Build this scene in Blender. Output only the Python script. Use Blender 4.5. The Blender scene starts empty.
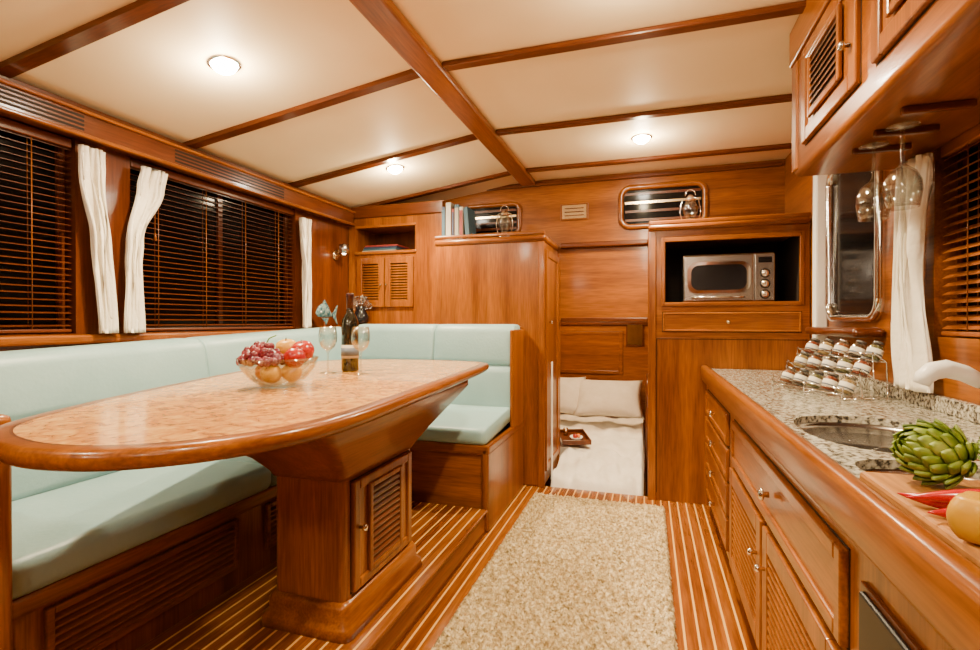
import bpy, bmesh, math, random
from mathutils import Matrix, Vector
random.seed(7)
pi=math.pi
# ---------------------------------------------------------------- materials
def new_mat(name):
    m=bpy.data.materials.new(name); m.use_nodes=True
    nt=m.node_tree; b=nt.nodes['Principled BSDF']
    return m,nt,b
def simple(name,col,rough=.5,metal=0,trans=0,ior=1.45,emit=None,es=0,coat=0,spec=.5):
    m,nt,b=new_mat(name)
    b.inputs['Base Color'].default_value=(*col,1)
    b.inputs['Roughness'].default_value=rough
    b.inputs['Metallic'].default_value=metal
    b.inputs['Transmission Weight'].default_value=trans
    b.inputs['IOR'].default_value=ior
    b.inputs['Coat Weight'].default_value=coat
    b.inputs['Specular IOR Level'].default_value=spec
    if emit:
        b.inputs['Emission Color'].default_value=(*emit,1); b.inputs['Emission Strength'].default_value=es
    return m
def N(nt,t,**k):
    n=nt.nodes.new(t)
    for a,v in k.items(): setattr(n,a,v)
    return n
def ramp(nt,stops):
    r=nt.nodes.new('ShaderNodeValToRGB')
    e=r.color_ramp.elements
    while len(e)<len(stops): e.new(.5)
    for el,(p,c) in zip(e,stops): el.position=p; el.color=(*c,1)
    return r
def wood_color(nt,dark,light,axis):
    tc=N(nt,'ShaderNodeTexCoord'); mp=N(nt,'ShaderNodeMapping')
    s=[9,9,9]; s['XYZ'.index(axis)]=.55
    mp.inputs['Scale'].default_value=s
    nt.links.new(tc.outputs['Object'],mp.inputs['Vector'])
    n1=N(nt,'ShaderNodeTexNoise'); n1.inputs['Scale'].default_value=1.3; n1.inputs['Detail'].default_value=5; n1.inputs['Distortion'].default_value=.5
    nt.links.new(mp.outputs[0],n1.inputs['Vector'])
    r=ramp(nt,[(.30,dark),(.70,light)])
    nt.links.new(n1.outputs['Fac'],r.inputs[0])
    n2=N(nt,'ShaderNodeTexNoise'); n2.inputs['Scale'].default_value=14; n2.inputs['Detail'].default_value=3
    nt.links.new(mp.outputs[0],n2.inputs['Vector'])
    r2=ramp(nt,[(.3,(.62,.55,.48)),(.65,(1,1,1))])
    nt.links.new(n2.outputs['Fac'],r2.inputs[0])
    mx=N(nt,'ShaderNodeMix',data_type='RGBA',blend_type='MULTIPLY'); mx.inputs[0].default_value=1
    nt.links.new(r.outputs[0],mx.inputs[6]); nt.links.new(r2.outputs[0],mx.inputs[7])
    return mx.outputs[2],tc
def wood(name,dark,light,axis='Z',rough=.28,coat=.2):
    m,nt,b=new_mat(name)
    c,_=wood_color(nt,dark,light,axis)
    nt.links.new(c,b.inputs['Base Color'])
    b.inputs['Roughness'].default_value=rough; b.inputs['Coat Weight'].default_value=coat; b.inputs['Coat Roughness'].default_value=.1
    b.inputs['Specular IOR Level'].default_value=.3
    return m
TD=(.155,.038,.001); TL=(.35,.107,.004)
teakZ=wood('teak_vertical',TD,TL,'Z'); teakY=wood('teak_fore_aft',TD,TL,'Y'); teakX=wood('teak_athwart',TD,TL,'X')
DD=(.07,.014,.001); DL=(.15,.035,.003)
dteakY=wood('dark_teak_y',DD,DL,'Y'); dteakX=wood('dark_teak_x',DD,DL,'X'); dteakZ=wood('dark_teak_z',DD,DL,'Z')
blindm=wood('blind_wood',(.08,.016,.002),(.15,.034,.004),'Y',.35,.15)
blind_lit=wood('blind_wood_lit',(.24,.06,.006),(.42,.13,.015),'Y',.4,.1)  # brighter copy of the blind wood; light on the right-hand blind put into colour
def strip_mat():
    m,nt,b=new_mat('teak_holly_sole')
    c,tc=wood_color(nt,(.18,.045,.004),(.36,.115,.010),'Y')
    sp=N(nt,'ShaderNodeSeparateXYZ'); nt.links.new(tc.outputs['Object'],sp.inputs[0])
    a=N(nt,'ShaderNodeMath',operation='MULTIPLY'); a.inputs[1].default_value=1/.050
    f=N(nt,'ShaderNodeMath',operation='FRACT'); l=N(nt,'ShaderNodeMath',operation='LESS_THAN'); l.inputs[1].default_value=.17
    nt.links.new(sp.outputs[0],a.inputs[0]); nt.links.new(a.outputs[0],f.inputs[0]); nt.links.new(f.outputs[0],l.inputs[0])
    mx=N(nt,'ShaderNodeMix',data_type='RGBA'); nt.links.new(l.outputs[0],mx.inputs[0]); nt.links.new(c,mx.inputs[6]); mx.inputs[7].default_value=(.78,.44,.12,1)
    nt.links.new(mx.outputs[2],b.inputs['Base Color']); b.inputs['Roughness'].default_value=.22; b.inputs['Coat Weight'].default_value=.3
    return m
sole=strip_mat()
def noise_mat(name,stops,scale,rough=.5,detail=6,dist=0,bump=0,bscale=None,coat=0):
    m,nt,b=new_mat(name)
    tc=N(nt,'ShaderNodeTexCoord'); n=N(nt,'ShaderNodeTexNoise'); n.inputs['Scale'].default_value=scale; n.inputs['Detail'].default_value=detail; n.inputs['Distortion'].default_value=dist
    nt.links.new(tc.outputs['Object'],n.inputs['Vector'])
    r=ramp(nt,stops); nt.links.new(n.outputs['Fac'],r.inputs[0]); nt.links.new(r.outputs[0],b.inputs['Base Color'])
    b.inputs['Roughness'].default_value=rough; b.inputs['Coat Weight'].default_value=coat
    if bump:
        n2=N(nt,'ShaderNodeTexNoise'); n2.inputs['Scale'].default_value=bscale or scale; n2.inputs['Detail'].default_value=3
        nt.links.new(tc.outputs['Object'],n2.inputs['Vector'])
        bp=N(nt,'ShaderNodeBump'); bp.inputs['Strength'].default_value=bump; bp.inputs['Distance'].default_value=.01
        nt.links.new(n2.outputs['Fac'],bp.inputs['Height']); nt.links.new(bp.outputs[0],b.inputs['Normal'])
    return m
granite=noise_mat('granite',[(.38,(.04,.035,.03)),(.45,(.20,.18,.14)),(.52,(.36,.34,.27)),(.62,(.52,.50,.41))],90,.14,4)
burl=noise_mat('burl_veneer',[(.3,(.34,.11,.012)),(.43,(.50,.20,.03)),(.56,(.64,.31,.06)),(.7,(.76,.44,.12))],26,.22,10,1.2,coat=.2)
aqua=noise_mat('aqua_leather',[(.3,(.25,.415,.44)),(.7,(.29,.46,.485))],6,.42,3,0,.12,60)
rugm=noise_mat('shag_rug',[(.32,(.26,.165,.06)),(.5,(.54,.40,.19)),(.66,(.82,.69,.42))],55,.95,4,0,1,100)
ceilm=noise_mat('ceiling_vinyl',[(.3,(.81,.67,.44)),(.7,(.85,.71,.48))],3,.55,2)
linen=noise_mat('white_linen',[(.3,(.78,.74,.66)),(.7,(.88,.84,.77))],12,.85,3,0,.5,22)
curt=noise_mat('curtain_cloth',[(.3,(.78,.73,.62)),(.7,(.86,.82,.72))],20,.9,3,0,.3,60)
steel=simple('brushed_steel',(.42,.40,.38),.25,1)
chrome=simple('chrome',(.80,.79,.78),.08,1)
black=simple('black_gloss',(.008,.008,.010),.18)
ovenb=simple('oven_black',(.010,.009,.009),.35,spec=.25)
night=simple('night_glass',(.006,.005,.005),.12,spec=.12)
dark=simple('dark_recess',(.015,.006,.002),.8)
white=simple('white_plastic',(.85,.84,.80),.3)
def thin_glass():
    m=bpy.data.materials.new('clear_glass'); m.use_nodes=True; nt=m.node_tree; nt.nodes.clear()
    o=N(nt,'ShaderNodeOutputMaterial'); mx=N(nt,'ShaderNodeMixShader'); t=N(nt,'ShaderNodeBsdfTransparent'); g=N(nt,'ShaderNodeBsdfGlossy'); lw=N(nt,'ShaderNodeLayerWeight')
    t.inputs[0].default_value=(.90,.92,.91,1); g.inputs['Roughness'].default_value=.03; lw.inputs['Blend'].default_value=.35
    a=N(nt,'ShaderNodeMath',operation='MULTIPLY_ADD'); a.inputs[1].default_value=.6; a.inputs[2].default_value=.04
    nt.links.new(lw.outputs['Facing'],a.inputs[0]); nt.links.new(a.outputs[0],mx.inputs[0]); nt.links.new(t.outputs[0],mx.inputs[1]); nt.links.new(g.outputs[0],mx.inputs[2]); nt.links.new(mx.outputs[0],o.inputs[0])
    return m
glass=thin_glass()
brass=simple('warm_metal',(.66,.52,.32),.22,1)
lampm=simple('lamp_lens',(1,1,1),.4,emit=(1,.88,.70),es=300)
red=noise_mat('red_apple',[(.38,(.30,.003,.004)),(.6,(.48,.035,.008))],14,.25,3)
grape=noise_mat('red_grape',[(.4,(.11,.005,.02)),(.65,(.26,.035,.05))],30,.25,2,coat=.2)
orange=simple('orange_fruit',(.70,.18,.005),.45)
yellowf=simple('yellow_fruit',(.65,.33,.01),.4)
green=noise_mat('artichoke_green',[(.35,(.07,.12,.010)),(.52,(.19,.28,.03)),(.7,(.34,.40,.08))],28,.5,3)
stemg=simple('stem_green',(.12,.28,.03),.5)
chili=simple('chilli_red',(.42,.001,.003),.2,coat=.2)
pepperm=simple('pepper_yellow',(.52,.27,.0),.35,coat=.1)
boardm=wood('board_wood',(.32,.13,.03),(.50,.24,.06),'Y',.5,0)
cols=[simple('book_%d'%i,c,.6) for i,c in enumerate([(.02,.03,.07),(.30,.27,.22),(.20,.02,.015),(.03,.08,.12),(.42,.38,.3)])]
spice=[simple('spice_%d'%i,c,.35) for i,c in enumerate([(.22,.06,.015),(.12,.11,.04),(.34,.22,.08),(.06,.035,.02),(.20,.04,.015)])]
paper=simple('label_paper',(.66,.62,.52),.6)
label2=simple('label_dark',(.10,.12,.16),.6)
lidm=simple('jar_lid',(.10,.095,.09),.35,.3)
fishm=noise_mat('fish_ceramic',[(.4,(.02,.08,.11)),(.6,(.16,.24,.24))],40,.25,3)
bottlem=simple('bottle_glass',(.010,.010,.006),.06,coat=.6)

# ---------------------------------------------------------------- builder
def FM(o,u,v,n):
    return Matrix(((u[0],v[0],n[0],o[0]),(u[1],v[1],n[1],o[1]),(u[2],v[2],n[2],o[2]),(0,0,0,1)))
def face_negY(y): return FM((0,y,0),(1,0,0),(0,0,1),(0,-1,0))
def face_posX(x): return FM((x,0,0),(0,1,0),(0,0,1),(1,0,0))
def face_negX(x): return FM((x,0,0),(0,-1,0),(0,0,1),(-1,0,0))
class B:
    def __init__(s,name): s.name=name; s.bm=bmesh.new(); s.mats=[]
    def mi(s,m):
        if m not in s.mats: s.mats.append(m)
        return s.mats.index(m)
    def merge(s,t,mat,smooth=False,M=None):
        bmesh.ops.recalc_face_normals(t,faces=t.faces)
        k=s.mi(mat); mp={}
        for v in t.verts: mp[v]=s.bm.verts.new(M@v.co if M is not None else v.co)
        for f in t.faces:
            try: nf=s.bm.faces.new([mp[v] for v in f.verts])
            except ValueError: continue
            nf.material_index=k; nf.smooth=smooth
        t.free()
    def box(s,lo,hi,mat,bev=0,M=None,seg=2,smooth=False):
        lo2=[min(a,b) for a,b in zip(lo,hi)]; hi2=[max(a,b) for a,b in zip(lo,hi)]
        t=bmesh.new(); bmesh.ops.create_cube(t,size=1)
        for v in t.verts:
            v.co=Vector([lo2[i]+(v.co[i]+.5)*(hi2[i]-lo2[i]) for i in range(3)])
        if bev>0:
            bev=min(bev,.48*min(hi2[i]-lo2[i] for i in range(3)))
            bmesh.ops.bevel(t,geom=t.edges[:],offset=bev,segments=seg,profile=.5,affect='EDGES')
        s.merge(t,mat,smooth or bev>=.015,M)
    def hexa(s,p,mat,M=None):
        t=bmesh.new(); v=[t.verts.new(q) for q in p]
        for f in ((0,1,2,3),(4,5,6,7),(0,1,5,4),(1,2,6,5),(2,3,7,6),(3,0,4,7)): t.faces.new([v[i] for i in f])
        s.merge(t,mat,False,M)
    def loft(s,loops,mat,smooth=True,cap=True,M=None,closed=True):
        t=bmesh.new(); L=[[t.verts.new(q) for q in lp] for lp in loops]
        n=len(L[0])
        for a,b in zip(L,L[1:]):
            for i in range(n if closed else n-1):
                j=(i+1)%n
                t.faces.new((a[i],a[j],b[j],b[i]))
        if cap and closed:
            t.faces.new(L[0]); t.faces.new(L[-1])
        s.merge(t,mat,smooth,M)
    def prism(s,poly,z0,z1,mat,M=None,smooth=False):
        s.loft([[(x,y,z0) for x,y in poly],[(x,y,z1) for x,y in poly]],mat,smooth,True,M)
    def lathe(s,prof,mat,M=None,seg=24,smooth=True):
        t=bmesh.new(); rings=[]
        for r,z in prof:
            if r<1e-6: rings.append([t.verts.new((0,0,z))])
            else: rings.append([t.verts.new((r*math.cos(2*pi*i/seg),r*math.sin(2*pi*i/seg),z)) for i in range(seg)])
        for a,b in zip(rings,rings[1:]):
            if len(a)==1 and len(b)==1: continue
            for i in range(seg):
                j=(i+1)%seg
                if len(a)==1: t.faces.new((a[0],b[i],b[j]))
                elif len(b)==1: t.faces.new((a[i],a[j],b[0]))
                else: t.faces.new((a[i],a[j],b[j],b[i]))
        s.merge(t,mat,smooth,M)
    def sphere(s,c,r,mat,sc=(1,1,1),seg=16,M=None):
        t=bmesh.new(); bmesh.ops.create_uvsphere(t,u_segments=seg,v_segments=max(6,seg//2),radius=r)
        for v in t.verts: v.co=Vector((v.co.x*sc[0]+c[0],v.co.y*sc[1]+c[1],v.co.z*sc[2]+c[2]))
        s.merge(t,mat,True,M)
    def tube(s,path,r,mat,seg=8,M=None):
        P=[Vector(p) for p in path]; R=r if isinstance(r,(list,tuple)) else [r]*len(P)
        loops=[]; ref=None
        for i,p in enumerate(P):
            d=(P[min(i+1,len(P)-1)]-P[max(i-1,0)]).normalized()
            if ref is None: ref=Vector((0,0,1)) if abs(d.z)<.9 else Vector((1,0,0))
            a=d.cross(ref).normalized(); b=a.cross(d).normalized(); ref=b
            loops.append([p+R[i]*(a*math.cos(2*pi*k/seg)+b*math.sin(2*pi*k/seg)) for k in range(seg)])
        s.loft(loops,mat,True,True,M)
    def knob(s,M,u,v,n,mat=None,r=.012):
        T=M@Matrix.Translation((u,v,n))
        s.lathe([(0,0),(r*.5,0),(r*.45,.012),(r,.016),(r,.022),(r*.7,.027),(0,.028)],mat or chrome,T,14)
    def louver(s,M,u0,u1,v0,v1,n=0,st=.035,pitch=.022,mat=teakZ,smat=None,th=.02):
        smat=smat or mat
        s.box((u0,v0,n),(u0+st,v1,n+th),mat,.004,M); s.box((u1-st,v0,n),(u1,v1,n+th),mat,.004,M)
        s.box((u0+st,v0,n),(u1-st,v0+st,n+th),mat,.004,M); s.box((u0+st,v1-st,n),(u1-st,v1,n+th),mat,.004,M)
        s.box((u0+st,v0+st,n),(u1-st,v1-st,n+.002),dark,0,M)
        k=max(1,int((v1-v0-2*st)/pitch)); p=(v1-v0-2*st)/k
        for i in range(k):
            a=v0+st+i*p
            n0,n1=n+.002,n+th-.003; t=p*.3; dz=p*.42
            s.hexa([(u0+st,a+dz,n0),(u1-st,a+dz,n0),(u1-st,a,n1),(u0+st,a,n1),(u0+st,a+dz+t,n0),(u1-st,a+dz+t,n0),(u1-st,a+t,n1),(u0+st,a+t,n1)],smat,M)
    def panel(s,M,u0,u1,v0,v1,n=0,st=.03,mat=teakZ,th=.016):
        s.box((u0,v0,n),(u1,v1,n+th*.5),mat,.003,M)
        s.box((u0,v0,n),(u0+st,v1,n+th),mat,.005,M); s.box((u1-st,v0,n),(u1,v1,n+th),mat,.005,M)
        s.box((u0+st,v0,n),(u1-st,v0+st,n+th),mat,.005,M); s.box((u0+st,v1-st,n),(u1-st,v1,n+th),mat,.005,M)
        g=.004
        for q in ((u0-g,v0-g,u0,v1+g),(u1,v0-g,u1+g,v1+g),(u0-g,v0-g,u1+g,v0),(u0-g,v1,u1+g,v1+g)):
            s.box((q[0],q[1],n-.001),(q[2],q[3],n+.0012),dark,0,M)
    def done(s):
        me=bpy.data.meshes.new(s.name)
        co=[v.co for v in s.bm.verts]
        lo=Vector([min(c[i] for c in co) for i in range(3)]); hi=Vector([max(c[i] for c in co) for i in range(3)])
        o=Vector(((lo.x+hi.x)/2,(lo.y+hi.y)/2,lo.z))
        for v in s.bm.verts: v.co-=o
        s.bm.to_mesh(me); s.bm.free()
        for m in s.mats: me.materials.append(m)
        ob=bpy.data.objects.new(s.name,me); ob.location=o
        bpy.context.scene.collection.objects.link(ob)
        return ob
def catmull(P,n=8):
    out=[]; L=len(P)
    for i in range(L):
        p0,p1,p2,p3=[Vector(P[(i+k)%L]) for k in (-1,0,1,2)]
        for j in range(n):
            t=j/n
            out.append(.5*((2*p1)+(-p0+p2)*t+(2*p0-5*p1+4*p2-p3)*t*t+(-p0+3*p1-3*p2+p3)*t**3))
    return out
def inset(P,d):
    n=len(P); area=sum(P[i].x*P[(i+1)%n].y-P[(i+1)%n].x*P[i].y for i in range(n)); sg=1 if area>0 else -1
    out=[]
    for i in range(n):
        t=(P[(i+1)%n]-P[i-1]).normalized()
        out.append(P[i]+Vector((-t.y,t.x))*d*sg)
    return out
def rrect(x0,x1,y0,y1,r,n=5):
    out=[]
    for cx,cy,a in ((x1-r,y1-r,0),(x0+r,y1-r,90),(x0+r,y0+r,180),(x1-r,y0+r,270)):
        for i in range(n+1):
            t=math.radians(a+90*i/n); out.append((cx+r*math.cos(t),cy+r*math.sin(t)))
    return out
def ceilz(x): return 2.3 if x>-.93 else 2.3-.2*(-.93-x)/1.44

# ---------------------------------------------------------------- shell
b=B('floor'); b.box((-2.47,-2.25,-.06),(1.02,3.45,0),sole); b.done()
b=B('floor_platform'); b.box((-1.52,-2.25,.0005),(-.845,2.58,.115),teakY)
b.box((-1.52,-2.25,.115),(-.83,2.583,.13),sole,.004); b.box((-.845,-2.25,.0005),(-.840,2.58,.012),dteakY); b.done()
b=B('ceiling')
poly=[(-2.47,ceilz(-2.47)),(-.93,2.3),(1.02,2.3),(1.02,2.36),(-.93,2.36),(-2.47,ceilz(-2.47)+.06)]
b.loft([[(x,-2.25,z) for x,z in poly],[(x,4.05,z) for x,z in poly]],ceilm,False); b.done()
k=1
def trimobj(f):
    global k
    t=B('trim_%d'%k); k+=1; f(t); t.done()
trimobj(lambda t:t.box((-.99,-2.2,2.258),(-.87,3.99,2.2995),teakY,.01))
for y in (-1.2,-.39,.43,1.25,2.07,2.885,3.67):
    def f(t,y=y):
        h=.024; w=.027
        t.box((-.87,y-w,2.3-h),(.92,y+w,2.2995),dteakX,.006)
        z0=ceilz(-2.37)-h; z1=2.3-h-.004
        t.hexa([(-2.37,y-w,z0),(-.99,y-w,z1),(-.99,y+w,z1),(-2.37,y+w,z0),(-2.37,y-w,z0+h),(-.99,y-w,z1+h),(-.99,y+w,z1+h),(-2.37,y+w,z0+h)],dteakX)
    trimobj(f)
def wall_holes(b,x0,x1,Y0,Y1,Z0,Z1,holes,mat):
    y=Y0
    for (a,c,z0,z1) in sorted(holes):
        b.box((x0,y,Z0),(x1,a,Z1),mat); b.box((x0,a,Z0),(x1,c,z0),mat); b.box((x0,a,z1),(x1,c,Z1),mat); y=c
    b.box((x0,y,Z0),(x1,Y1,Z1),mat)
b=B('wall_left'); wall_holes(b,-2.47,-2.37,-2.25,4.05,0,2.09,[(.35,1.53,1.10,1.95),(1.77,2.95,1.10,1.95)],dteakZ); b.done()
b=B('wall_right'); wall_holes(b,.92,1.02,-2.25,4.05,0,2.3,[(.9,2.06,1.10,1.74),(2.45,3.04,1.18,1.93)],teakY); b.done()
b=B('wall_back'); b.box((-2.47,-2.3,0),(1.02,-2.25,2.3),teakZ); b.done()
b=B('wall_front')
pf=[(-2.47,-.35),(-.68,-.35),(-.68,2.3),(-.93,2.3),(-2.47,ceilz(-2.47))]
b.loft([[(x,4.0,z) for x,z in pf],[(x,4.05,z) for x,z in pf]],teakX,False)
b.box((-.68,4.0,1.17),(0,4.05,2.3),teakX); b.box((0,4.0,-.35),(1.02,4.05,2.3),teakX)
b.done()
b=B('trim_bulkhead_shelf'); b.box((-.665,3.94,1.735),(0,3.9995,1.775),dteakX,.01); b.done()
b=B('trim_bulkhead_crown'); b.box((-2.0,3.97,2.25),(.9,3.9995,2.28),dteakX,.005); b.done()
b=B('trim_door_header'); b.box((-.665,3.975,1.15),(0,3.9995,1.185),dteakX,.008); b.done()
b=B('floor_berth'); b.box((-1.3,3.45,-.40),(.3,5.4,-.35),sole); b.box((-.68,3.44,-.35),(0,3.4495,-.061),teakX); b.done()
b=B('wall_berth')
b.box((-1.35,4.051,-.35),(-1.3,5.4,1.6),teakZ); b.box((.3,4.051,-.35),(.35,5.4,1.6),teakZ); b.box((-1.35,5.4,-.35),(.35,5.45,1.6),teakX)
b.panel(face_negY(5.4),-1.2,-.25,.60,1.05,0,.04,teakX); b.box((-1.3,5.36,1.12),(.3,5.3995,1.15),dteakX,.004)
b.done()
b=B('ceiling_berth'); b.box((-1.35,4.05,1.6),(.35,5.45,1.64),ceilm); b.done()
b=B('trim_door_edge'); b.box((-.6735,3.60,.001),(-.662,3.625,.86),white,.003); b.done()

b=B('trim_valance')
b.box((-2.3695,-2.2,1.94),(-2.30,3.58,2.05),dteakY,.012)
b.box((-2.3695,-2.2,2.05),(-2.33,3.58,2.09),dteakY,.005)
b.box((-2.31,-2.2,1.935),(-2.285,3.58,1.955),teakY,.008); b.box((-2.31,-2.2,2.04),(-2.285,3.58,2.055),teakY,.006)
for (a,c) in ((.5,1.52),(1.95,2.75)):
    for z in (1.972,1.990,2.008,2.026): b.box((-2.31,a,z-.005),(-2.2985,c,z+.005),dark)
b.done()
def window(name,x0,x1,y0,y1,z0,z1,gl):
    b=B(name)
    w=.03
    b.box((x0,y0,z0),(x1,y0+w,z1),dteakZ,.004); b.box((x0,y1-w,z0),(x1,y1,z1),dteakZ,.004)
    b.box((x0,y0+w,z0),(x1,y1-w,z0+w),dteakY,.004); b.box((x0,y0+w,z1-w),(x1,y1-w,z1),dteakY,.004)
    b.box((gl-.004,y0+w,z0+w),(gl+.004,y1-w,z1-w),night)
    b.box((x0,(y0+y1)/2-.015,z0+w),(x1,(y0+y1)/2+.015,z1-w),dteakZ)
    b.done()
window('window_1',-2.465,-2.43,.352,1.528,1.102,1.948,-2.45)
window('window_2',-2.465,-2.43,1.772,2.948,1.102,1.948,-2.45)
window('window_4',.98,1.015,.902,2.058,1.102,1.738,1.0)
def blind(x,y0,y1,z0,z1,sg=1,bm_=blindm,hh=.003):
    b=B('wooden_venetian_blind')
    b.box((x-.02,y0,z1-.04),(x+.02,y1,z1),bm_,.004); b.box((x-.016,y0,z0),(x+.016,y1,z0+.015),bm_,.004)
    n=int((z1-z0-.07)/.026)
    for i in range(n):
        z=z0+.03+i*(z1-z0-.075)/max(1,n-1); d=.012; t=.0018; h=hh*sg
        b.hexa([(x-d,y0,z+h),(x+d,y0,z-h),(x+d,y1,z-h),(x-d,y1,z+h),(x-d,y0,z+h+t),(x+d,y0,z-h+t),(x+d,y1,z-h+t),(x-d,y1,z+h+t)],bm_)
    m=4
    for i in range(m):
        y=y0+(i+.5)*(y1-y0)/m
        for dx in (-.013,.013): b.tube([(x+dx,y,z0+.01),(x+dx,y,z1-.02)],.0018,teakZ,5)
    xx=x+.022*sg
    b.tube([(xx,y0+.12,z1-.02),(xx,y0+.12,z1-.34)],.0018,teakZ,5); b.tube([(xx,y0+.12,z1-.34),(xx,y0+.12,z1-.38)],[.003,.008],teakZ,8)
    b.done()
blind(-2.395,.36,1.52,1.105,1.94); blind(-2.395,1.78,2.94,1.105,1.94); blind(.945,.92,2.04,1.105,1.735,-1,blind_lit,.008)
b=B('trim_sill_left'); b.box((-2.3695,-.2,1.055),(-2.335,3.4,1.095),teakY,.01); b.done()
def port(name,M,u0,u1,v0,v1,r,fw,fm,lip=.012,slats=False):
    b=B(name)
    o=rrect(u0,u1,v0,v1,r,8); i_=rrect(u0+fw,u1-fw,v0+fw,v1-fw,max(.01,r-fw),8)
    ring=[[(x,y,0) for x,y in o],[(x,y,lip*.6) for x,y in o]]
    mo=rrect(u0+.006,u1-.006,v0+.006,v1-.006,r-.006,8)
    mi_=rrect(u0+fw-.006,u1-fw+.006,v0+fw-.006,v1-fw+.006,max(.012,r-fw+.006),8)
    ring+=[[(x,y,lip) for x,y in mo],[(x,y,lip) for x,y in mi_],[(x,y,lip*.6) for x,y in i_],[(x,y,.001) for x,y in i_]]
    b.loft(ring,fm,True,False,M)
    b.prism(i_,.0005,.003,night,M)
    if slats:
        for q in range(4):
            v=v0+fw+.03+q*(v1-v0-2*fw-.06)/3
            b.box((u0+fw+.01,v-.009,.003),(u1-fw-.01,v+.009,.008),blindm if q!=2 else brass,0,M)
    b.done()
port('window_3',face_negX(.9195),-3.06,-2.42,1.15,1.95,.10,.035,chrome,lip=.03)
b=B('trim_window_post'); b.box((.86,3.10,.912),(.9195,3.16,2.0),white,.01); b.done()
port('window_5',face_negY(3.9995),-.22,.42,1.86,2.2,.09,.04,teakX,lip=.03,slats=True)
port('window_6',face_negY(3.9995),-1.49,-.99,1.86,2.14,.07,.035,teakX,lip=.03,slats=True)
b=B('wall_plaque'); M=face_negY(3.9995); b.box((-.67,1.96,0),(-.45,2.09,.012),teakX,.004,M)
b.box((-.655,1.972,.012),(-.465,2.078,.014),brass,0,M)
for q in range(3): b.box((-.635,1.992+q*.028,.014),(-.485,1.999+q*.028,.0148),dteakX,0,M)
b.done()
b=B('trim_port_sill'); b.box((.80,2.40,1.085),(.9195,3.08,1.125),dteakY,.018); b.done()

def curtain(prof,x,z0,z1,folds=5,amp=.02):
    b=B('window_curtain'); nz=36; ns=70; loops=[]
    for i in range(nz+1):
        t=i/nz; z=z1+(z0-z1)*t
        for (ta,ca,wa),(tb,cb,wb) in zip(prof,prof[1:]):
            if ta<=t<=tb+1e-6:
                q=(t-ta)/(tb-ta); q=q*q*(3-2*q); c=ca+(cb-ca)*q; w=wa+(wb-wa)*q; break
        lp=[]
        for side in (0,1):
            for j in range(ns+1):
                s=j/ns if side==0 else 1-j/ns
                a=amp*(.7+.3*math.sin(t*3+s*3))
                ph=2*pi*folds*(s+.06*math.sin(s*9+t*2.5))
                xx=x+a*math.sin(ph+.8*math.sin(t*6+s*4))+.005*math.sin(ph*2.3+t*9)+ (.004 if side==0 else -.004)
                lp.append((xx,c+w*(s-.5)+.007*math.sin(ph*2),z))
        loops.append(lp)
    b.loft(loops,curt); b.done()
curtain([(0,1.555,.10),(.12,1.56,.11),(.5,1.60,.085),(1,1.625,.095)],-2.312,1.10,1.905,4)
curtain([(0,1.845,.13),(.12,1.83,.14),(.45,1.755,.08),(.6,1.745,.075),(1,1.745,.115)],-2.312,1.10,1.895,4)
curtain([(0,2.985,.11),(.5,3.005,.075),(1,2.995,.10)],-2.312,1.11,1.88,4)
curtain([(0,2.07,.18),(.5,2.12,.13),(1,2.08,.20)],.865,.918,1.70)

# ---------------------------------------------------------------- lockers front
b=B('corner_locker'); M=face_negY(3.6)
top=ceilz(-2.36)-.005
b.box((-2.365,3.6,0),(-2.29,3.99,top),teakZ); b.box((-1.76,3.6,0),(-1.515,3.99,top),teakZ)
b.box((-2.29,3.6,0),(-1.76,3.99,1.72),teakZ); b.box((-2.29,3.6,1.92),(-1.76,3.99,top),teakZ); b.box((-2.29,3.9,1.72),(-1.76,3.99,1.92),dteakZ)
b.box((-2.30,3.585,1.70),(-1.75,3.61,1.725),teakX,.006); b.box((-2.30,3.585,1.915),(-1.75,3.61,1.935),teakX,.006)
b.louver(M,-2.28,-2.03,1.27,1.67,.0,.05,.02,teakZ); b.louver(M,-2.02,-1.77,1.27,1.67,.0,.05,.02,teakZ)
b.knob(M,-2.05,1.45,.02,r=.009); b.knob(M,-2.0,1.45,.02,r=.009)
b.box((-2.365,3.58,2.0),(-1.515,3.6,2.09),dteakX,.006)
b.box((-2.365,3.41,1.085),(-1.52,3.6,1.12),teakX,.006)
b.box((-2.365,3.43,.0),(-1.52,3.6,1.085),teakX)
b.done()
b=B('tall_locker')
b.box((-1.51,3.42,0),(-.69,3.99,1.72),teakZ,.012); b.box((-1.515,3.407,1.71),(-.675,3.935,1.76),teakX,.02)
b.box((-1.51,3.407,1.76),(-.68,3.425,1.785),teakX,.008)
M=face_negY(3.42); b.box((-.73,0,0),(-.68,1.71,.012),teakZ,.01,M)
M=face_posX(-.69); b.panel(M,3.46,3.96,.1,1.66,0,.05)
b.knob(M,3.52,1.15,.02)
b.done()
b=B('microwave_cabinet'); M=face_negY(3.4)
x0,x1=.005,.915
b.box((x0,3.4,0),(x1,3.99,1.05),teakZ,.004)
b.box((x0,3.4,1.05),(x1,3.99,1.25),teakX)
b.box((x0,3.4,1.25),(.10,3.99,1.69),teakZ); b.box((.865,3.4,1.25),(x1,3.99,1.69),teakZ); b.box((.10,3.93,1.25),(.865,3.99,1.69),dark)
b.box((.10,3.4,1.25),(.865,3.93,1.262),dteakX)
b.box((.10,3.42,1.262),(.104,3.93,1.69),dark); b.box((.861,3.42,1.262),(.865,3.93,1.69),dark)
b.box((x0,3.4,1.69),(x1,3.99,1.74),teakX); b.box((x0-.004,3.375,1.735),(x1,3.99,1.775),teakX,.016)
b.box((x0,3.38,1.77),(x1,3.40,1.80),teakX,.008)
b.box((.09,1.66,0),(.875,1.69,.012),teakX,.005,M); b.box((.09,1.25,0),(.875,1.275,.012),teakX,.005,M)
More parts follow.
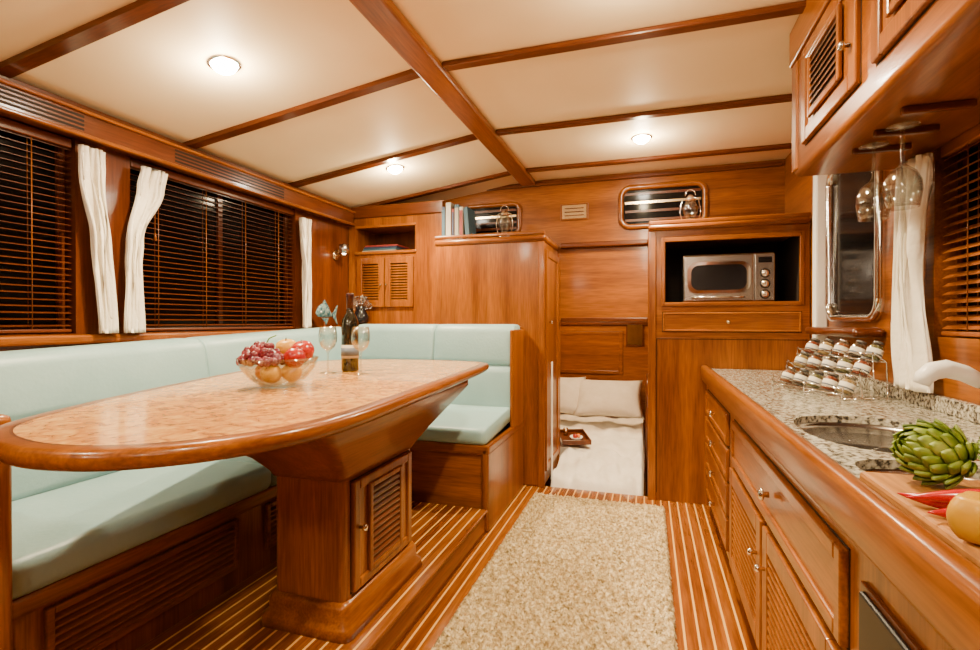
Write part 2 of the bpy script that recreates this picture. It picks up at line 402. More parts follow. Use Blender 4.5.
b.box((.08,1.25,0),(.105,1.69,.012),teakZ,.005,M); b.box((.86,1.25,0),(.885,1.69,.012),teakZ,.005,M)
b.panel(M,.09,.87,1.09,1.21,0,.012,teakX); b.knob(M,.47,1.15,.01,brass)
b.box((.0,0,0),(.05,1.735,.012),teakZ,.008,M)
b.box((.052,.05,.0),(.056,1.04,.002),dark,0,M); b.box((.052,1.04,.0),(.9,1.044,.002),dark,0,M)
b.done()
b=B('microwave_oven'); z0=1.262; y=3.46
for xx in (.26,.70):
    for yy in (3.5,3.78): b.lathe([(0,0),(.012,0),(.012,.012),(0,.012)],black,Matrix.Translation((xx,yy,z0)),12)
b.box((.215,y,z0+.012),(.745,3.83,z0+.32),steel,.012)
M=face_negY(y)
b.box((.22,z0+.02,0),(.62,z0+.31,.015),steel,.006,M)
o=rrect(.240,.605,z0+.07,z0+.27,.06,8); b.prism(o,.014,.019,chrome,M); o=rrect(.262,.583,z0+.09,z0+.25,.05,8); b.prism(o,.0185,.021,black,M)
b.tube([M@Vector((.27,z0+.045,.02)),M@Vector((.28,z0+.045,.04)),M@Vector((.56,z0+.045,.04)),M@Vector((.57,z0+.045,.02))],.007,chrome)
b.box((.63,z0+.02,0),(.74,z0+.31,.012),steel,.005,M); b.box((.65,z0+.255,.012),(.725,z0+.29,.014),black,0,M)
for q in range(3):
    T=M@Matrix.Translation((.687,z0+.06+q*.065,.012))
    b.lathe([(0,0),(.022,0),(.02,.015),(0,.015)],chrome,T,20); b.lathe([(.023,0),(.029,0),(.029,.002),(.023,.002)],black,T,20)
b.done()

# ---------------------------------------------------------------- upper galley cabinet
b=B('upper_galley_cabinet'); M=face_negX(.55)
b.box((.55,-1.2,1.72),(.9195,2.26,2.2995),teakY,.02,None,3)
b.box((.535,-1.2,2.16),(.56,2.27,2.2995),teakY,.006)
b.box((.543,2.2,1.74),(.56,2.265,2.16),teakZ,.006)
for (y1,y0) in ((2.10,1.60),(1.50,1.0),(.9,.4),(.3,-.2)):
    b.panel(M,-y1,-y0,1.80,2.14,0,.05)
    b.louver(M,-y1+.1,-y0-.1,1.86,2.08,.012,.02,.02,teakZ,dteakY,.012)
    b.knob(M,-y0-.03,1.92,.018,steel,.013)
for y in (1.60,1.77,1.93):
    b.box((.64,y-.010,1.70),(.80,y+.010,1.7205),dteakX,.005)
b.done()
def wineglass(name,M,mat=glass):
    b=B(name)
    prof=[(0,0),(.034,0),(.034,.002),(.006,.006),(.004,.012),(.004,.085),(.008,.095),(.028,.112),(.038,.135),(.040,.16),(.034,.20),(.0325,.20),(.038,.16),(.036,.136),(.026,.115),(.006,.099),(0,.098)]
    b.lathe(prof,mat,M,28); b.done()
wineglass('wine_glass',Matrix.Translation((-1.317,1.846,.9301)))
wineglass('wine_glass',Matrix.Translation((-1.158,1.85,.9301)))
R=Matrix.Rotation(pi,4,'X')
S=Matrix.Scale(1.15,4)
wineglass('hanging_wine_glass',Matrix.Translation((.67,1.85,1.7))@R@S)
wineglass('hanging_wine_glass',Matrix.Translation((.68,1.69,1.7))@R@S)

# ---------------------------------------------------------------- galley counter
zg=.86
b=B('galley_counter'); M=face_negX(.35)
b.box((.35,-1.2,.09),(.9195,3.385,.82),teakZ); b.box((.41,-1.2,0),(.9195,3.385,.09),dteakY)
b.box((.315,-1.2,.785),(.356,3.385,.882),teakY,.017,None,3)
for q in range(4):
    z=.12+q*.158; b.panel(M,-3.30,-2.45,z,z+.143,0,.028); b.knob(M,-2.85,z+.075,.016,r=.018)
b.panel(M,-2.33,-1.06,.555,.735,0,.035,teakY); b.knob(M,-1.62,.65,.016,r=.018)
b.louver(M,-2.33,-1.72,.12,.535,0,.06,.024); b.louver(M,-1.69,-1.06,.12,.535,0,.06,.024)
b.knob(M,-1.76,.42,.02); b.knob(M,-1.65,.42,.02)
b.panel(M,-.30,.6,.12,.735,0,.05)
b.box((-.99,.15,0),(-.40,.715,.008),dteakY,.002,M)
b.box((-.975,.16,0),(-.41,.705,.016),ovenb,.004,M)
b.box((-.945,.20,.016),(-.44,.56,.018),black,0,M)
def plate(x0,x1,y0,y1,c,rx,ry,depth,pw=2.4):
    A=sorted(set([2*pi*i/64 for i in range(64)]+[math.atan2(yy-c[1],xx-c[0])%(2*pi) for xx in (x0,x1) for yy in (y0,y1)]))
    inn=[];out=[]
    for a in A:
        ca,sa=math.cos(a),math.sin(a)
        rr=(abs(ca/rx)**pw+abs(sa/ry)**pw)**(-1/pw)
        inn.append((c[0]+rr*ca,c[1]+rr*sa))
        ts=[]
        if abs(ca)>1e-9: ts.append(((x1 if ca>0 else x0)-c[0])/ca)
        if abs(sa)>1e-9: ts.append(((y1 if sa>0 else y0)-c[1])/sa)
        t=min(ts); out.append((c[0]+t*ca,c[1]+t*sa))
    b.loft([[(x,y,zg) for x,y in out],[(x,y,zg) for x,y in inn],[(x,y,zg-.025) for x,y in inn]],granite,False,False)
    def sc(f): return [(c[0]+(x-c[0])*f,c[1]+(y-c[1])*f) for x,y in inn]
    b.loft([[(x,y,z) for x,y in sc(f)] for f,z in ((1.06,zg-.020),(.98,zg-.020),(.965,zg-.026),(.94,zg-depth+.006),(.88,zg-depth+.001),(.7,zg-depth))],steel,True,False)
    b.loft([[(x,y,zg-depth) for x,y in sc(.7)],[(x,y,zg-depth-.002) for x,y in sc(.06)]],steel,True,True)
def gbox(y0,y1): b.box((.354,y0,.821),(.9195,y1,zg),granite)
gbox(-1.2,1.06); gbox(1.84,3.385)
plate(.354,.9195,1.28,1.84,(.585,1.555),.19,.245,.037)
plate(.354,.9195,1.06,1.28,(.53,1.17),.13,.09,.037)
b.box((.895,-1.2,zg),(.9195,3.385,.91),granite,.004)
b.done()
b=B('kitchen_faucet'); z=zg+.0005; T=Matrix.Translation((.845,1.52,z))
b.lathe([(0,0),(.03,0),(.03,.008),(.02,.02),(.018,.09),(.021,.095),(.021,.13),(0,.14)],chrome,T)
b.tube([(.845,1.52,z+.10),(.82,1.515,z+.12),(.79,1.51,z+.135),(.76,1.505,z+.148)],[.016,.016,.016,.017],chrome,14)
b.tube([(.765,1.505,z+.146),(.73,1.50,z+.165),(.69,1.49,z+.176),(.66,1.485,z+.170),(.642,1.48,z+.155),(.636,1.48,z+.138)],[.018,.020,.022,.022,.020,.017],white,18)
b.tube([(.845,1.52,z+.13),(.86,1.48,z+.16),(.87,1.44,z+.175)],[.009,.008,.006],chrome)
b.done()
# spice rack
b=B('spice_rack')
p0=Vector((.655,2.60,0)); p1=Vector((.80,2.20,0)); v=(p1-p0); Ln=v.length; v/=Ln
zz=zg+.0005
M=FM((p0.x,p0.y,zz),v,Vector((0,0,1)),v.cross(Vector((0,0,1))))
nn=v.cross(Vector((0,0,1))); sgn=1 if nn.x<0 else -1
def P(u,h,d): return M@Vector((u,h,d*sgn))
for d0,h0 in ((.08,.01),(.02,.08),(-.03,.14)):
    for dd,hh in ((.038,.008),(.034,.030),(-.02,.0)):
        b.tube([P(0,h0+hh,d0+dd),P(Ln,h0+hh,d0+dd)],.0026,chrome,6)
for u in (0,Ln*.5,Ln):
    b.tube([P(u,.003,.122),P(u,.05,.118)],.003,chrome,6)
    b.tube([P(u,.003,.122),P(u,.003,.04),P(u,.083,.055),P(u,.115,.052),P(u,.08,.0),P(u,.142,.005),P(u,.175,.005),P(u,.14,-.05),P(u,.003,-.055),P(u,.003,.04)],.003,chrome,6)
for row,(d0,h0) in enumerate(((.085,.014),(.025,.082),(-.025,.142))):
    cnt=5
    for i in range(cnt):
        u=.04+i*(Ln-.08)/(cnt-1)
        c=P(u,h0+.004,d0); up=(Vector((0,0,1))*.90+nn*sgn*-.42+v*random.uniform(-.05,.05)).normalized()
        q=Vector((0,0,1)).rotation_difference(up).to_matrix().to_4x4()
        T=Matrix.Translation(c)@q
        h=.060
        b.lathe([(0,.002),(.023,.002),(.024,.004),(.024,h-.010),(.018,h-.004),(0,h-.004)],spice[(i*3+row*2)%5],T,16)
        b.lathe([(0,0),(.025,0),(.0265,.004),(.0265,h-.008),(.019,h+.002),(.018,h+.004)],glass,T,18)
        b.lathe([(.0268,.012),(.0269,.012),(.0269,.042),(.0268,.042)],paper,T,18)
        b.lathe([(.0270,.018),(.0271,.018),(.0271,.024),(.0270,.024)],label2,T,18)
        b.lathe([(0,h+.002),(.0185,h+.002),(.0185,h+.011),(.016,h+.013),(0,h+.013)],lidm if (i+row)%4 else steel,T,14)
b.done()
# cutting board & vegetables
zb=zg+.0005
b=B('cutting_board'); b.box((.357,.42,zb),(.70,1.045,zb+.026),boardm,.007); b.done()
zt=zb+.0265
def artichoke(c,r,tilt,az):
    b=B('artichoke')
    T=Matrix.Translation(c)@Matrix.Rotation(az,4,'Z')@Matrix.Rotation(tilt,4,'Y')
    b.sphere((0,0,0),r*.8,green,(1,1,1.0),16,T)
    b.tube([(0,0,-r*.7),(0,0,-r*1.35)],[r*.2,r*.17],stemg,10,T)
    for k_ in range(9):
        ph=-.9+k_*.27
        cnt=[7,9,10,10,9,8,7,5,4][k_]
        for j in range(cnt):
            a=2*pi*(j+.5*(k_%2))/cnt; loops=[]
            L=r*.80; W=r*(.33 if k_<6 else .24)
            for s_ in range(7):
                s=s_/6; p_=ph+s*L/r*.85; p_=min(p_,1.5)
                w=W*math.sin(pi*(.2+.8*s))**.8 if s<1 else .0005
                rr=r*(.80+.34*s-.015*k_); lp=[]
                for t_ in range(-2,3):
                    t=t_/2; aa=a+(w*t)/(r*max(.3,math.cos(p_)))
                    lp.append((rr*math.cos(p_)*math.cos(aa)*(1-.08*t*t),rr*math.cos(p_)*math.sin(aa)*(1-.08*t*t),rr*math.sin(p_)*1.15))
                back=[(x*.95,y*.95,z*.96) for x,y,z in reversed(lp)]
                loops.append(lp+back)
            b.loft(loops,green,True,True,T)
    o=b.done()
    bpy.context.view_layer.update()
    zmin=min((o.matrix_world@v.co).z for v in o.data.vertices); o.location.z+=(zt+.0005-zmin)
artichoke((.440,.980,.95),.050,-1.2,.35)
artichoke((.560,.985,.95),.05,-1.1,-.3)
artichoke((.505,.885,.95),.042,-1.25,.2)
def chil(pts,r=.0095):
    b=B('red_chilli'); P_=[Vector(p) for p in pts]; n_=14; path=[];rad=[]
    for i in range(n_+1):
        t=i/n_; q=P_[0]*(1-t)**2+P_[1]*2*t*(1-t)+P_[2]*t*t; path.append(q); rad.append(r*(min(1,.6+t*4))*(1-t**3)+.0008)
    b.tube(path,rad,chili,12)
    d=(P_[0]-P_[1]).normalized(); b.tube([P_[0],P_[0]+d*.006,P_[0]+d*.03+Vector((0,0,.006))],[r*.7,r*.4,.002],stemg,8)
    b.done()
zc=zt+.0115
chil([(.445,.842,zc),(.40,.84,zc),(.350,.880,zc)],.0115); chil([(.440,.797,zc),(.41,.815,zc),(.353,.803,zc)],.0115); chil([(.45,.82,zc+.021),(.41,.825,zc+.022),(.345,.842,zc+.006)],.0105)
b=B('yellow_bell_pepper')
T=Matrix.Translation((.380,.738,zt+.030))@Matrix.Scale(.85,4)
loops=[]
for i in range(17):
    t=i/16; z=-.034+.068*t; rr=.038*math.sin(pi*(.12+.76*t))**.5
    if i==0: rr*=.4
    if i==16: rr*=.35; z-=.008
    loops.append([(rr*(1+.12*math.cos(4*2*pi*j/48))*math.cos(2*pi*j/48),rr*(1+.12*math.cos(4*2*pi*j/48))*math.sin(2*pi*j/48),z) for j in range(48)])
b.loft(loops,pepperm,True,True,T); b.tube([(0,0,.024),(0,0,.04),(.006,0,.05)],[.006,.004,.004],stemg,8,T); b.done()

# ---------------------------------------------------------------- settee
b=B('dinette_settee')
b.box((-2.3685,.80,.0005),(-1.525,2.60,.43),teakZ); b.box((-2.3685,2.6,.0005),(-.835,3.38,.43),teakX,.004)
b.box((-1.54,.80,.40),(-1.505,2.60,.455),teakY,.012); b.box((-1.52,2.585,.42),(-.825,2.615,.475),teakX,.012); b.box((-.855,2.6,.42),(-.825,3.38,.475),teakY,.012)
b.box((-.86,2.61,.0005),(-.828,3.40,.46),teakZ,.004)
b.box((-.87,2.585,.0005),(-.828,2.63,.46),teakZ,.014)
M=face_posX(-1.525)
for a0,a1 in ((.90,1.55),(1.70,2.35)): b.louver(M,a0,a1,.20,.39,0,.02,.02,teakY,None,.018)
b.box((-2.3685,.745,.131),(-1.45,.80,.93),teakZ,.015)
def cush(prof,a0,a1,f,mat=aqua,r=.025,sh=.05):
    cx=sum(p[0] for p in prof)/len(prof); cy=sum(p[1] for p in prof)/len(prof)
    st=[(a0,1-sh*1.6),(a0+r*.3,1-sh*.6),(a0+r,1-.1*sh),(a0+2*r,1)]
    mid=[(a0+(a1-a0)*t,1) for t in (.25,.5,.75)]
    en=[(a1-2*r,1),(a1-r,1-.1*sh),(a1-r*.3,1-sh*.6),(a1,1-sh*1.6)]
    b.loft([[f(cx+(x-cx)*s,cy+(y-cy)*s,a) for x,y in prof] for a,s in st+mid+en],mat,True)
seatp=rrect(-2.2,-1.49,.452,.555,.035,4)
for a0,a1 in ((.805,1.72),(1.722,2.60)):
    cush(seatp,a0,a1,lambda x,z,a:(x,a,z))
sp2=rrect(2.575,3.25,.472,.565,.035,4)
for a0,a1 in ((-1.50,-.845),(-2.2,-1.502)):
    cush(sp2,a0,a1,lambda y,z,a:(a,y,z+.045*max(0,(y-2.6))/.6))
def sheer(y): return .036*(y-3.15)
bl=rrect(-2.24,-2.0,.54,.845,.05,5); bu=rrect(-2.25,-2.06,.835,1.115,.055,5)
for a0,a1 in ((.805,1.95),(1.952,3.2)):
    cush(bl,a0,a1,lambda x,z,a:(x-(z-.55)*.12,a,z+sheer(a)*(z-.5)/.6))
    cush(bu,a0,a1,lambda x,z,a:(x-(z-.83)*.18,a,z+sheer(a)*(z-.5)/.6))
cl=rrect(3.09,3.30,.56,.865,.05,5); cu=rrect(3.13,3.33,.855,1.135,.055,5)
for a0,a1 in ((-1.40,-.84),(-2.03,-1.402)):
    cush(cl,a0,a1,lambda y,z,a:(a,y+(z-.55)*.10,z)); cush(cu,a0,a1,lambda y,z,a:(a,y+(z-.85)*.15,z))
b.box((-2.1,3.34,.43),(-.835,3.402,1.12),teakX,.01)
b.box((-.848,3.1,.46),(-.826,3.402,1.10),teakZ,.008)
b.hexa([(-2.3685,.80,.99),(-2.22,.80,.99),(-2.22,3.40,1.085),(-2.3685,3.40,1.085),(-2.3685,.80,1.012),(-2.22,.80,1.012),(-2.22,3.40,1.108),(-2.3685,3.40,1.108)],teakY)
b.done()

# ---------------------------------------------------------------- dining table
b=B('dining_table')
TP=[(-1.10,.585),(-.89,.61),(-.735,.76),(-.672,1.0),(-.70,1.5),(-.75,2.05),(-.79,2.42),(-.85,2.60),(-1.10,2.68),(-1.5,2.64),(-1.74,2.50),(-1.82,2.24),(-1.77,1.84),(-1.62,1.35),(-1.48,.98),(-1.32,.69)]
P2=[Vector(p) for p in TP]; O=catmull(P2,8)
zt0=.93
def L(d,z): return [(p.x,p.y,z) for p in inset(O,d)]
b.loft([L(.06,zt0-.040),L(.012,zt0-.038),L(.002,zt0-.030),L(-.002,zt0-.020),L(.001,zt0-.007),L(.008,zt0-.001),L(.014,zt0),L(.038,zt0)],teakY,True,False)
b.loft([L(.038,zt0),L(.044,zt0)],dteakY,False,False)
b.loft([L(.044,zt0-.004),L(.044,zt0)],burl,False,True)
b.loft([L(.06,zt0-.040),L(.06,zt0-.036)],teakY,False,True)
def rc(x0,x1,y0,y1,z,r=.03): return [(x,y,z) for x,y in rrect(x0,x1,y0,y1,r,4)]
b.loft([rc(-1.40,-.80,1.12,2.22,.8895),rc(-1.40,-.80,1.12,2.22,.855),rc(-1.33,-.85,1.22,2.12,.78),rc(-1.26,-.90,1.33,2.0,.70),rc(-1.235,-.925,1.38,1.92,.65),rc(-1.225,-.935,1.39,1.90,.63)],teakY,True)
b.loft([rc(-1.215,-.94,1.40,1.89,.635,.02),rc(-1.215,-.94,1.40,1.89,.20,.02)],teakZ,False)
b.loft([rc(-1.225,-.93,1.39,1.90,.235,.03),rc(-1.235,-.92,1.38,1.91,.215,.03),rc(-1.235,-.92,1.38,1.91,.18,.03),rc(-1.25,-.905,1.365,1.925,.165,.03),rc(-1.255,-.90,1.36,1.93,.1305,.03)],teakY,True)
M=face_posX(-.94); b.panel(M,1.44,1.86,.25,.62,0,.035)
b.louver(M,1.53,1.77,.28,.59,.008,.02,.022,teakZ,dteakY,.014); b.knob(M,1.47,.46,.016)
b.done()
c=(-1.195,1.40,.9303); b=B('fruit_bowl'); T=Matrix.Translation(c)
b.lathe([(0,0),(.05,0),(.055,.004),(.09,.03),(.118,.065),(.13,.10),(.127,.10),(.115,.067),(.087,.034),(.05,.008),(0,.007)],glass,T,40)
def appleb(p,r,mat,az=0):
    M_=T@Matrix.Translation(p)@Matrix.Rotation(az,4,'X')
    b.lathe([(0,-r*.78),(r*.3,-r*.88),(r*.7,-r*.68),(r*.97,-.1*r),(r*.98,r*.2),(r*.8,r*.65),(r*.45,r*.85),(r*.15,r*.78),(0,r*.62)],mat,M_,20)
    b.tube([(0,0,r*.62),(r*.1,0,r*1.05)],.002,dteakZ,6,M_)
appleb((.055,.055,.118),.040,red,.3); appleb((.078,-.015,.10),.036,red,-.4); appleb((-.02,.065,.125),.038,yellowf,.2); appleb((.015,-.05,.05),.034,yellowf,.9)
appleb((-.05,.0,.05),.036,orange,.5); appleb((.055,.0,.05),.034,yellowf,.5)
for i in range(120):
    a=random.uniform(0,2*pi); rr=.078*math.sqrt(random.uniform(0,1))
    x=-.03+rr*math.cos(a); yy=-.042+rr*math.sin(a)*.75
    z=.078+.072*(1-(rr/.085)**2)*random.uniform(.45,1)
    b.sphere((x,yy,z),.0128,grape,(1,1,1.1),12,T)
b.tube([(-.03,-.03,.14),(-.02,-.02,.165),(.0,-.01,.175)],.0025,stemg,6,T)
b.done()
b=B('wine_bottle'); T=Matrix.Translation((-1.275,1.95,.9303))@Matrix.Diagonal((1,1,1.07,1))
b.lathe([(0,0),(.034,0),(.038,.005),(.038,.19),(.034,.215),(.018,.245),(.0145,.26),(.0145,.31),(.017,.312),(.017,.322),(.0145,.324),(0,.324)],bottlem,T,28)
b.lathe([(.0385,.055),(.0387,.055),(.0387,.11),(.0385,.11)],cols[4],T,28); b.lathe([(.0388,.065),(.039,.065),(.039,.098),(.0388,.098)],label2,T,28)
b.lathe([(.0150,.262),(.0155,.262),(.0155,.308),(.0178,.311),(.0178,.323),(.015,.326),(0,.326)],simple('foil',(.04,.01,.01),.3,.5),T,20)
b.done()
b=B('fish_ornament'); zs=1.0985; fx=-2.262; fy=.13
b.lathe([(0,0),(.03,0),(.026,.01),(.005,.015),(.004,.06),(0,.06)],dteakZ,Matrix.Translation((fx,3.0+fy,zs)),16)
loops=[]
for i in range(15):
    t=i/14; h=.055*math.sin(pi*min(1,t*1.05))**.7*(1-.45*t)+.006; w=h*.42; y=2.90+fy+.2*t
    loops.append([(fx+w*math.cos(2*pi*j/16),y,zs+.115+h*math.sin(2*pi*j/16)+.02*math.sin(t*4)) for j in range(16)])
b.loft(loops,fishm,True)
FMx=FM((fx,0,0),(0,1,0),(0,0,1),(1,0,0))
b.prism([(3.09+fy,zs+.10),(3.16+fy,zs+.18),(3.135+fy,zs+.10),(3.16+fy,zs+.03)],-.004,.004,fishm,FMx)
b.prism([(2.96+fy,zs+.155),(3.0+fy,zs+.215),(3.06+fy,zs+.15)],-.003,.003,fishm,FMx)
b.prism([(2.97+fy,zs+.08),(3.02+fy,zs+.03),(3.05+fy,zs+.08)],-.003,.003,fishm,FMx)
b.sphere((fx+.022,2.93+fy,zs+.125),.006,white); b.done()
b=B('beaded_vase'); T=Matrix.Translation((-2.19,3.50,1.1205))
b.lathe([(0,0),(.04,0),(.06,.03),(.065,.07),(.045,.11),(.035,.13),(.045,.15),(.04,.15),(.03,.13),(0,.12)],black,T,24)
for i in range(80):
    a=random.uniform(0,2*pi); el=random.uniform(-.2,1.4); rr=.088
    p=(rr*math.cos(a)*math.cos(el),rr*math.sin(a)*math.cos(el),.15+rr*math.sin(el)); b.tube([(0,0,.12),p],.001,steel,4,T); b.sphere(p,.006,steel if i%3 else black,(1,1,1),8,T)
b.done()
b=B('wall_sconce'); M=face_posX(-2.3695)
b.lathe([(0,0),(.04,0),(.04,.008),(.02,.014),(0,.014)],brass,M@Matrix.Translation((3.42,1.68,0)),20)
b.tube([M@Vector((3.42,1.68,.01)),M@Vector((3.42,1.67,.06)),M@Vector((3.42,1.70,.08))],.006,brass)
b.lathe([(.02,0),(.045,.0),(.035,.07),(.022,.075),(.018,.07),(.03,0)],steel,Matrix.Translation((-2.29,3.42,1.69)),20)
b.sphere((-2.29,3.42,1.70),.018,simple('sconce_bulb',(1,1,1),.4,emit=(1,.8,.55),es=25),(1,1,1),14)
b.done()
def lantern(x,y,z):
    b=B('oil_lantern'); T=Matrix.Translation((x,y,z))
    b.lathe([(0,0),(.055,0),(.06,.01),(.055,.04),(.03,.06),(.025,.075),(0,.075)],steel,T,24)
    b.lathe([(.028,.075),(.048,.11),(.05,.14),(.03,.19),(.028,.19),(.047,.14),(.045,.11),(.026,.075)],glass,T,24)
    b.lathe([(0,.19),(.034,.19),(.034,.20),(.015,.225),(.008,.23),(0,.23)],chrome,T,20)
    for s in (-1,1): b.tube([(s*.05,0,.05),(s*.065,0,.12),(s*.05,0,.2),(s*.02,0,.21)],.0035,chrome,6,T)
    b.tube([(.02*math.cos(a)*1.6,0,.225+.04*math.sin(a)) for a in [pi*i/10 for i in range(11)]],.003,chrome,6,T)
    b.done()
lantern(-1.03,3.62,1.7605); lantern(.27,3.62,1.7755)
b=B('books'); x=-1.49
for i,(w,h) in enumerate(((.03,.26),(.045,.29),(.02,.24),(.035,.27),(.03,.25))):
    b.box((x,3.50,1.7605),(x+w,3.68,1.7605+h),cols[i%5],.003); b.box((x+.003,3.497,1.78),(x+w-.003,3.501,1.765+h-.03),cols[(i+3)%5]); x+=w+.003
b.hexa([(x+.02,3.5,1.7605),(x+.05,3.5,1.7605),(x+.05,3.67,1.7605),(x+.02,3.67,1.7605),(x-.0,3.5,2.0),(x+.03,3.5,2.01),(x+.03,3.67,2.01),(x-.0,3.67,2.0)],cols[3])
b.done()
b=B('magazine_stack')
for i in range(4): b.box((-2.26+.01*i,3.63,1.7255+.014*i),(-1.95+.005*i,3.85,1.7255+.014*i+.013),cols[(i*2+1)%5],.002)
b.done()

# ---------------------------------------------------------------- rug
b=B('area_rug'); t=bmesh.new(); nx,ny=130,340; x0,x1,y0,y1=-.72,.10,1.0,3.24
g=[[None]*(ny+1) for _ in range(nx+1)]
for i in range(nx+1):
    for j in range(ny+1):
        e=min(i,nx-i,j,ny-j); z=.001 if e==0 else .010+random.uniform(0,.022)*(1 if e>1 else .5)
        g[i][j]=t.verts.new((x0+(x1-x0)*i/nx+random.uniform(-.004,.004),y0+(y1-y0)*j/ny+random.uniform(-.004,.004),z))
for i in range(nx):
    for j in range(ny): t.faces.new((g[i][j],g[i+1][j],g[i+1][j+1],g[i][j+1]))
b.merge(t,rugm,True); b.done()

# ---------------------------------------------------------------- berth bed
b=B('berth_bed')
mp_=[(-.66,3.46),(-.03,3.46),(-.03,5.35),(-1.1,5.35),(-1.1,4.15),(-.66,4.10)]
b.prism(mp_,-.3495,-.12,teakX)
b.prism(mp_,-.12,-.06,linen)
def dz(i,j):
    t_=j/90
    z=.215-.185*(1-t_)**1.4
    z+=.012*math.sin(i*.45+j*.2)*math.sin(j*.27)+.010*math.sin(j*.35-i*.3)+.006*math.sin(i*.9+j*.12)
    if j<4: z-=.16*(1-j/4)**2
    return z
def xl(j):
    Y=3.462+1.88*j/90
    if Y<4.07: return -.665
    return -.665-.415*min(1,(Y-4.07)/.10)
t=bmesh.new(); G=[[t.verts.new((xl(j)+(-.03-xl(j))*i/50,3.462+1.88*(j/90),dz(i,j) if 0<i<50 else -.08)) for j in range(91)] for i in range(51)]
for i in range(50):
    for j in range(90): t.faces.new((G[i][j],G[i+1][j],G[i+1][j+1],G[i][j+1]))
b.merge(t,linen,True)
def pillow(cx,cy,cz,w,h,d,rot,rz=0):
    T=Matrix.Translation((cx,cy,cz))@Matrix.Rotation(rz,4,'Z')@Matrix.Rotation(rot,4,'X')
    t=bmesh.new(); n_=14
    for sd in (1,-1):
        GG=[]
        for i in range(n_+1):
            row=[]
            for j in range(n_+1):
                u=-1+2*i/n_; v=-1+2*j/n_
                row.append(t.verts.new((u*w/2*(1-.10*(1-v*v)**1.0+.04),v*h/2*(1-.10*(1-u*u)+.04),sd*d/2*max(0,(1-u*u)*(1-v*v))**.45)))
            GG.append(row)
        for i in range(n_):
            for j in range(n_): t.faces.new((GG[i][j],GG[i+1][j],GG[i+1][j+1],GG[i][j+1]))
    bmesh.ops.remove_doubles(t,verts=t.verts,dist=.0005)
    b.merge(t,linen,True,T)
pillow(-.38,5.13,.39,.66,.44,.18,.85,.05); pillow(-.88,5.15,.40,.50,.44,.18,.9,-.05)
# turned down sheet
t=bmesh.new(); G=[[t.verts.new((-1.07+1.03*i/40,4.72+.16*j/6,.232+.018*math.sin(pi*j/6)+.010*math.sin(i*.5+j*.4))) for j in range(7)] for i in range(41)]
for i in range(40):
    for j in range(6): t.faces.new((G[i][j],G[i+1][j],G[i+1][j+1],G[i][j+1]))
b.merge(t,linen,True)
b.done()
b=B('serving_tray'); z=0.0; T=Matrix.Translation((-.60,4.22,.165))@Matrix.Rotation(.35,4,'Z')@Matrix.Rotation(.10,4,'X')
b.box((-.12,-.15,0),(.12,.15,.012),dteakY,.005,T)
for lo,hi in (((-.12,-.15),(-.11,.15)),((.11,-.15),(.12,.15)),((-.12,-.15),(.12,-.14)),((-.12,.14),(.12,.15))): b.box((*lo,0),(*hi,.04),dteakY,.004,T)
b.lathe([(0,0),(.04,0),(.055,.02),(.05,.02),(.035,.005),(0,.004)],white,T@Matrix.Translation((.02,-.03,.012)))
b.sphere((.01,-.03,.035),.02,red,(1,1,1),14,T); b.sphere((.04,-.02,.035),.018,orange,(1,1,1),14,T)
b.lathe([(0,0),(.02,0),(.022,.06),(.02,.06),(.018,.004),(0,.004)],brass,T@Matrix.Translation((-.05,.07,.012)))
b.done()
b=B('bedside_mirror'); M=face_negY(5.3995); b.box((-.22,.90,0),(-.04,1.14,.02),dteakZ,.006,M); b.box((-.205,.915,.02),(-.055,1.125,.022),simple('mirror',(.5,.6,.5),.05,1),0,M); b.done()
b=B('berth_grab_rail'); b.tube([(.0,5.0,-.34),(.0,5.0,.25),(-.0,4.98,.55),(-.0,4.85,.66),(-.0,4.6,.66),(-.0,4.5,.6),(-.0,4.48,.3),(.0,4.48,-.34)],.018,dteakZ,10); b.done()

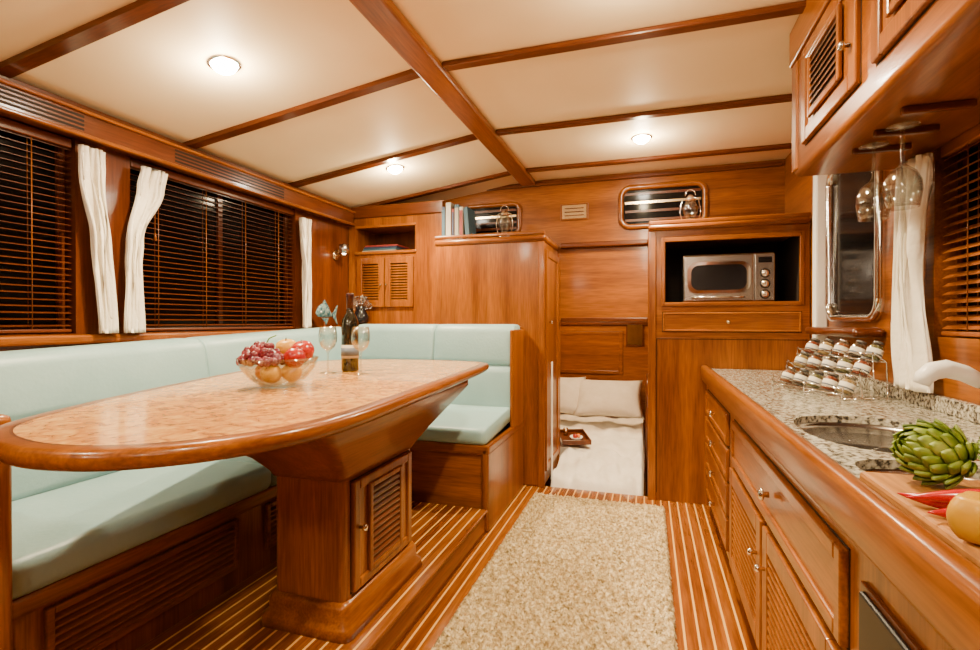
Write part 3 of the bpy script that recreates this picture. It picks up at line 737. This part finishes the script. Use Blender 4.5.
# ---------------------------------------------------------------- lamps
def lamp(name,typ,loc,E,r,col=(1,.76,.44)):
    l=bpy.data.lights.new(name,typ); l.energy=E; l.shadow_soft_size=r; l.color=col
    o=bpy.data.objects.new(name,l); o.location=loc; bpy.context.scene.collection.objects.link(o); return l
def downlight(x,y,E=30,P_=12):
    zc=ceilz(x); sl=math.atan2(.2,1.44) if x<-.93 else 0
    T=Matrix.Translation((x,y,zc-.001))@Matrix.Rotation(-sl,4,'Y')
    b=B('recessed_downlight')
    b.lathe([(.052,-.006),(.062,-.005),(.065,0),(.052,0)],chrome,T,28); b.lathe([(0,-.034),(.025,-.032),(.042,-.020),(.052,-.003),(0,-.001)],lampm,T,24)
    b.done()
    l=lamp('downlight_bulb','SPOT',(x,y,zc-.06),E,.03); l.spot_size=math.radians(150); l.spot_blend=.9
    lamp('downlight_glow','POINT',(x,y,zc-.11),P_,.03)
for p,E in (((-1.646,1.62),165),((-1.646,3.06),160),((-.04,3.26),185),((-.04,1.62),175),((-1.646,0.0),40),((-.04,-.1),70),((-1.646,-1.6),20),((-.04,-1.6),25)): downlight(*p,E,15)  # last four are out of view, added over and behind the camera as fill
def fill_globe(x,y,z,E):  # glowing globe added out of view behind the camera to brighten the cabin
    b=B('unseen_fill_globe'); T=Matrix.Translation((x,y,z))
    b.tube([(0,0,.10),(0,0,ceilz(x)-z-.001)],.006,brass,8,T); b.lathe([(0,.1),(.03,.1),(.03,.08),(0,.08)],brass,T)
    b.sphere((0,0,0),.09,simple('fill_globe_glow',(1,1,1),.5,emit=(1,.82,.6),es=E),(1,1,1),20,T); b.done()
fill_globe(-1.2,-1.2,1.85,26); fill_globe(.2,-1.0,1.85,28)
lamp('berth_lamp','POINT',(-.45,4.5,1.5),40,.05)

w=bpy.data.worlds.new('night'); bpy.context.scene.world=w; w.use_nodes=True
w.node_tree.nodes['Background'].inputs[0].default_value=(.02,.018,.02,1); w.node_tree.nodes['Background'].inputs[1].default_value=.3
cd=bpy.data.cameras.new('camera'); cd.lens=36*500/980; cd.clip_start=.03
co=bpy.data.objects.new('camera',cd); co.location=(0,0,1.15); co.rotation_euler=(math.radians(90-.34),0,math.radians(17.54))
bpy.context.scene.collection.objects.link(co); bpy.context.scene.camera=co
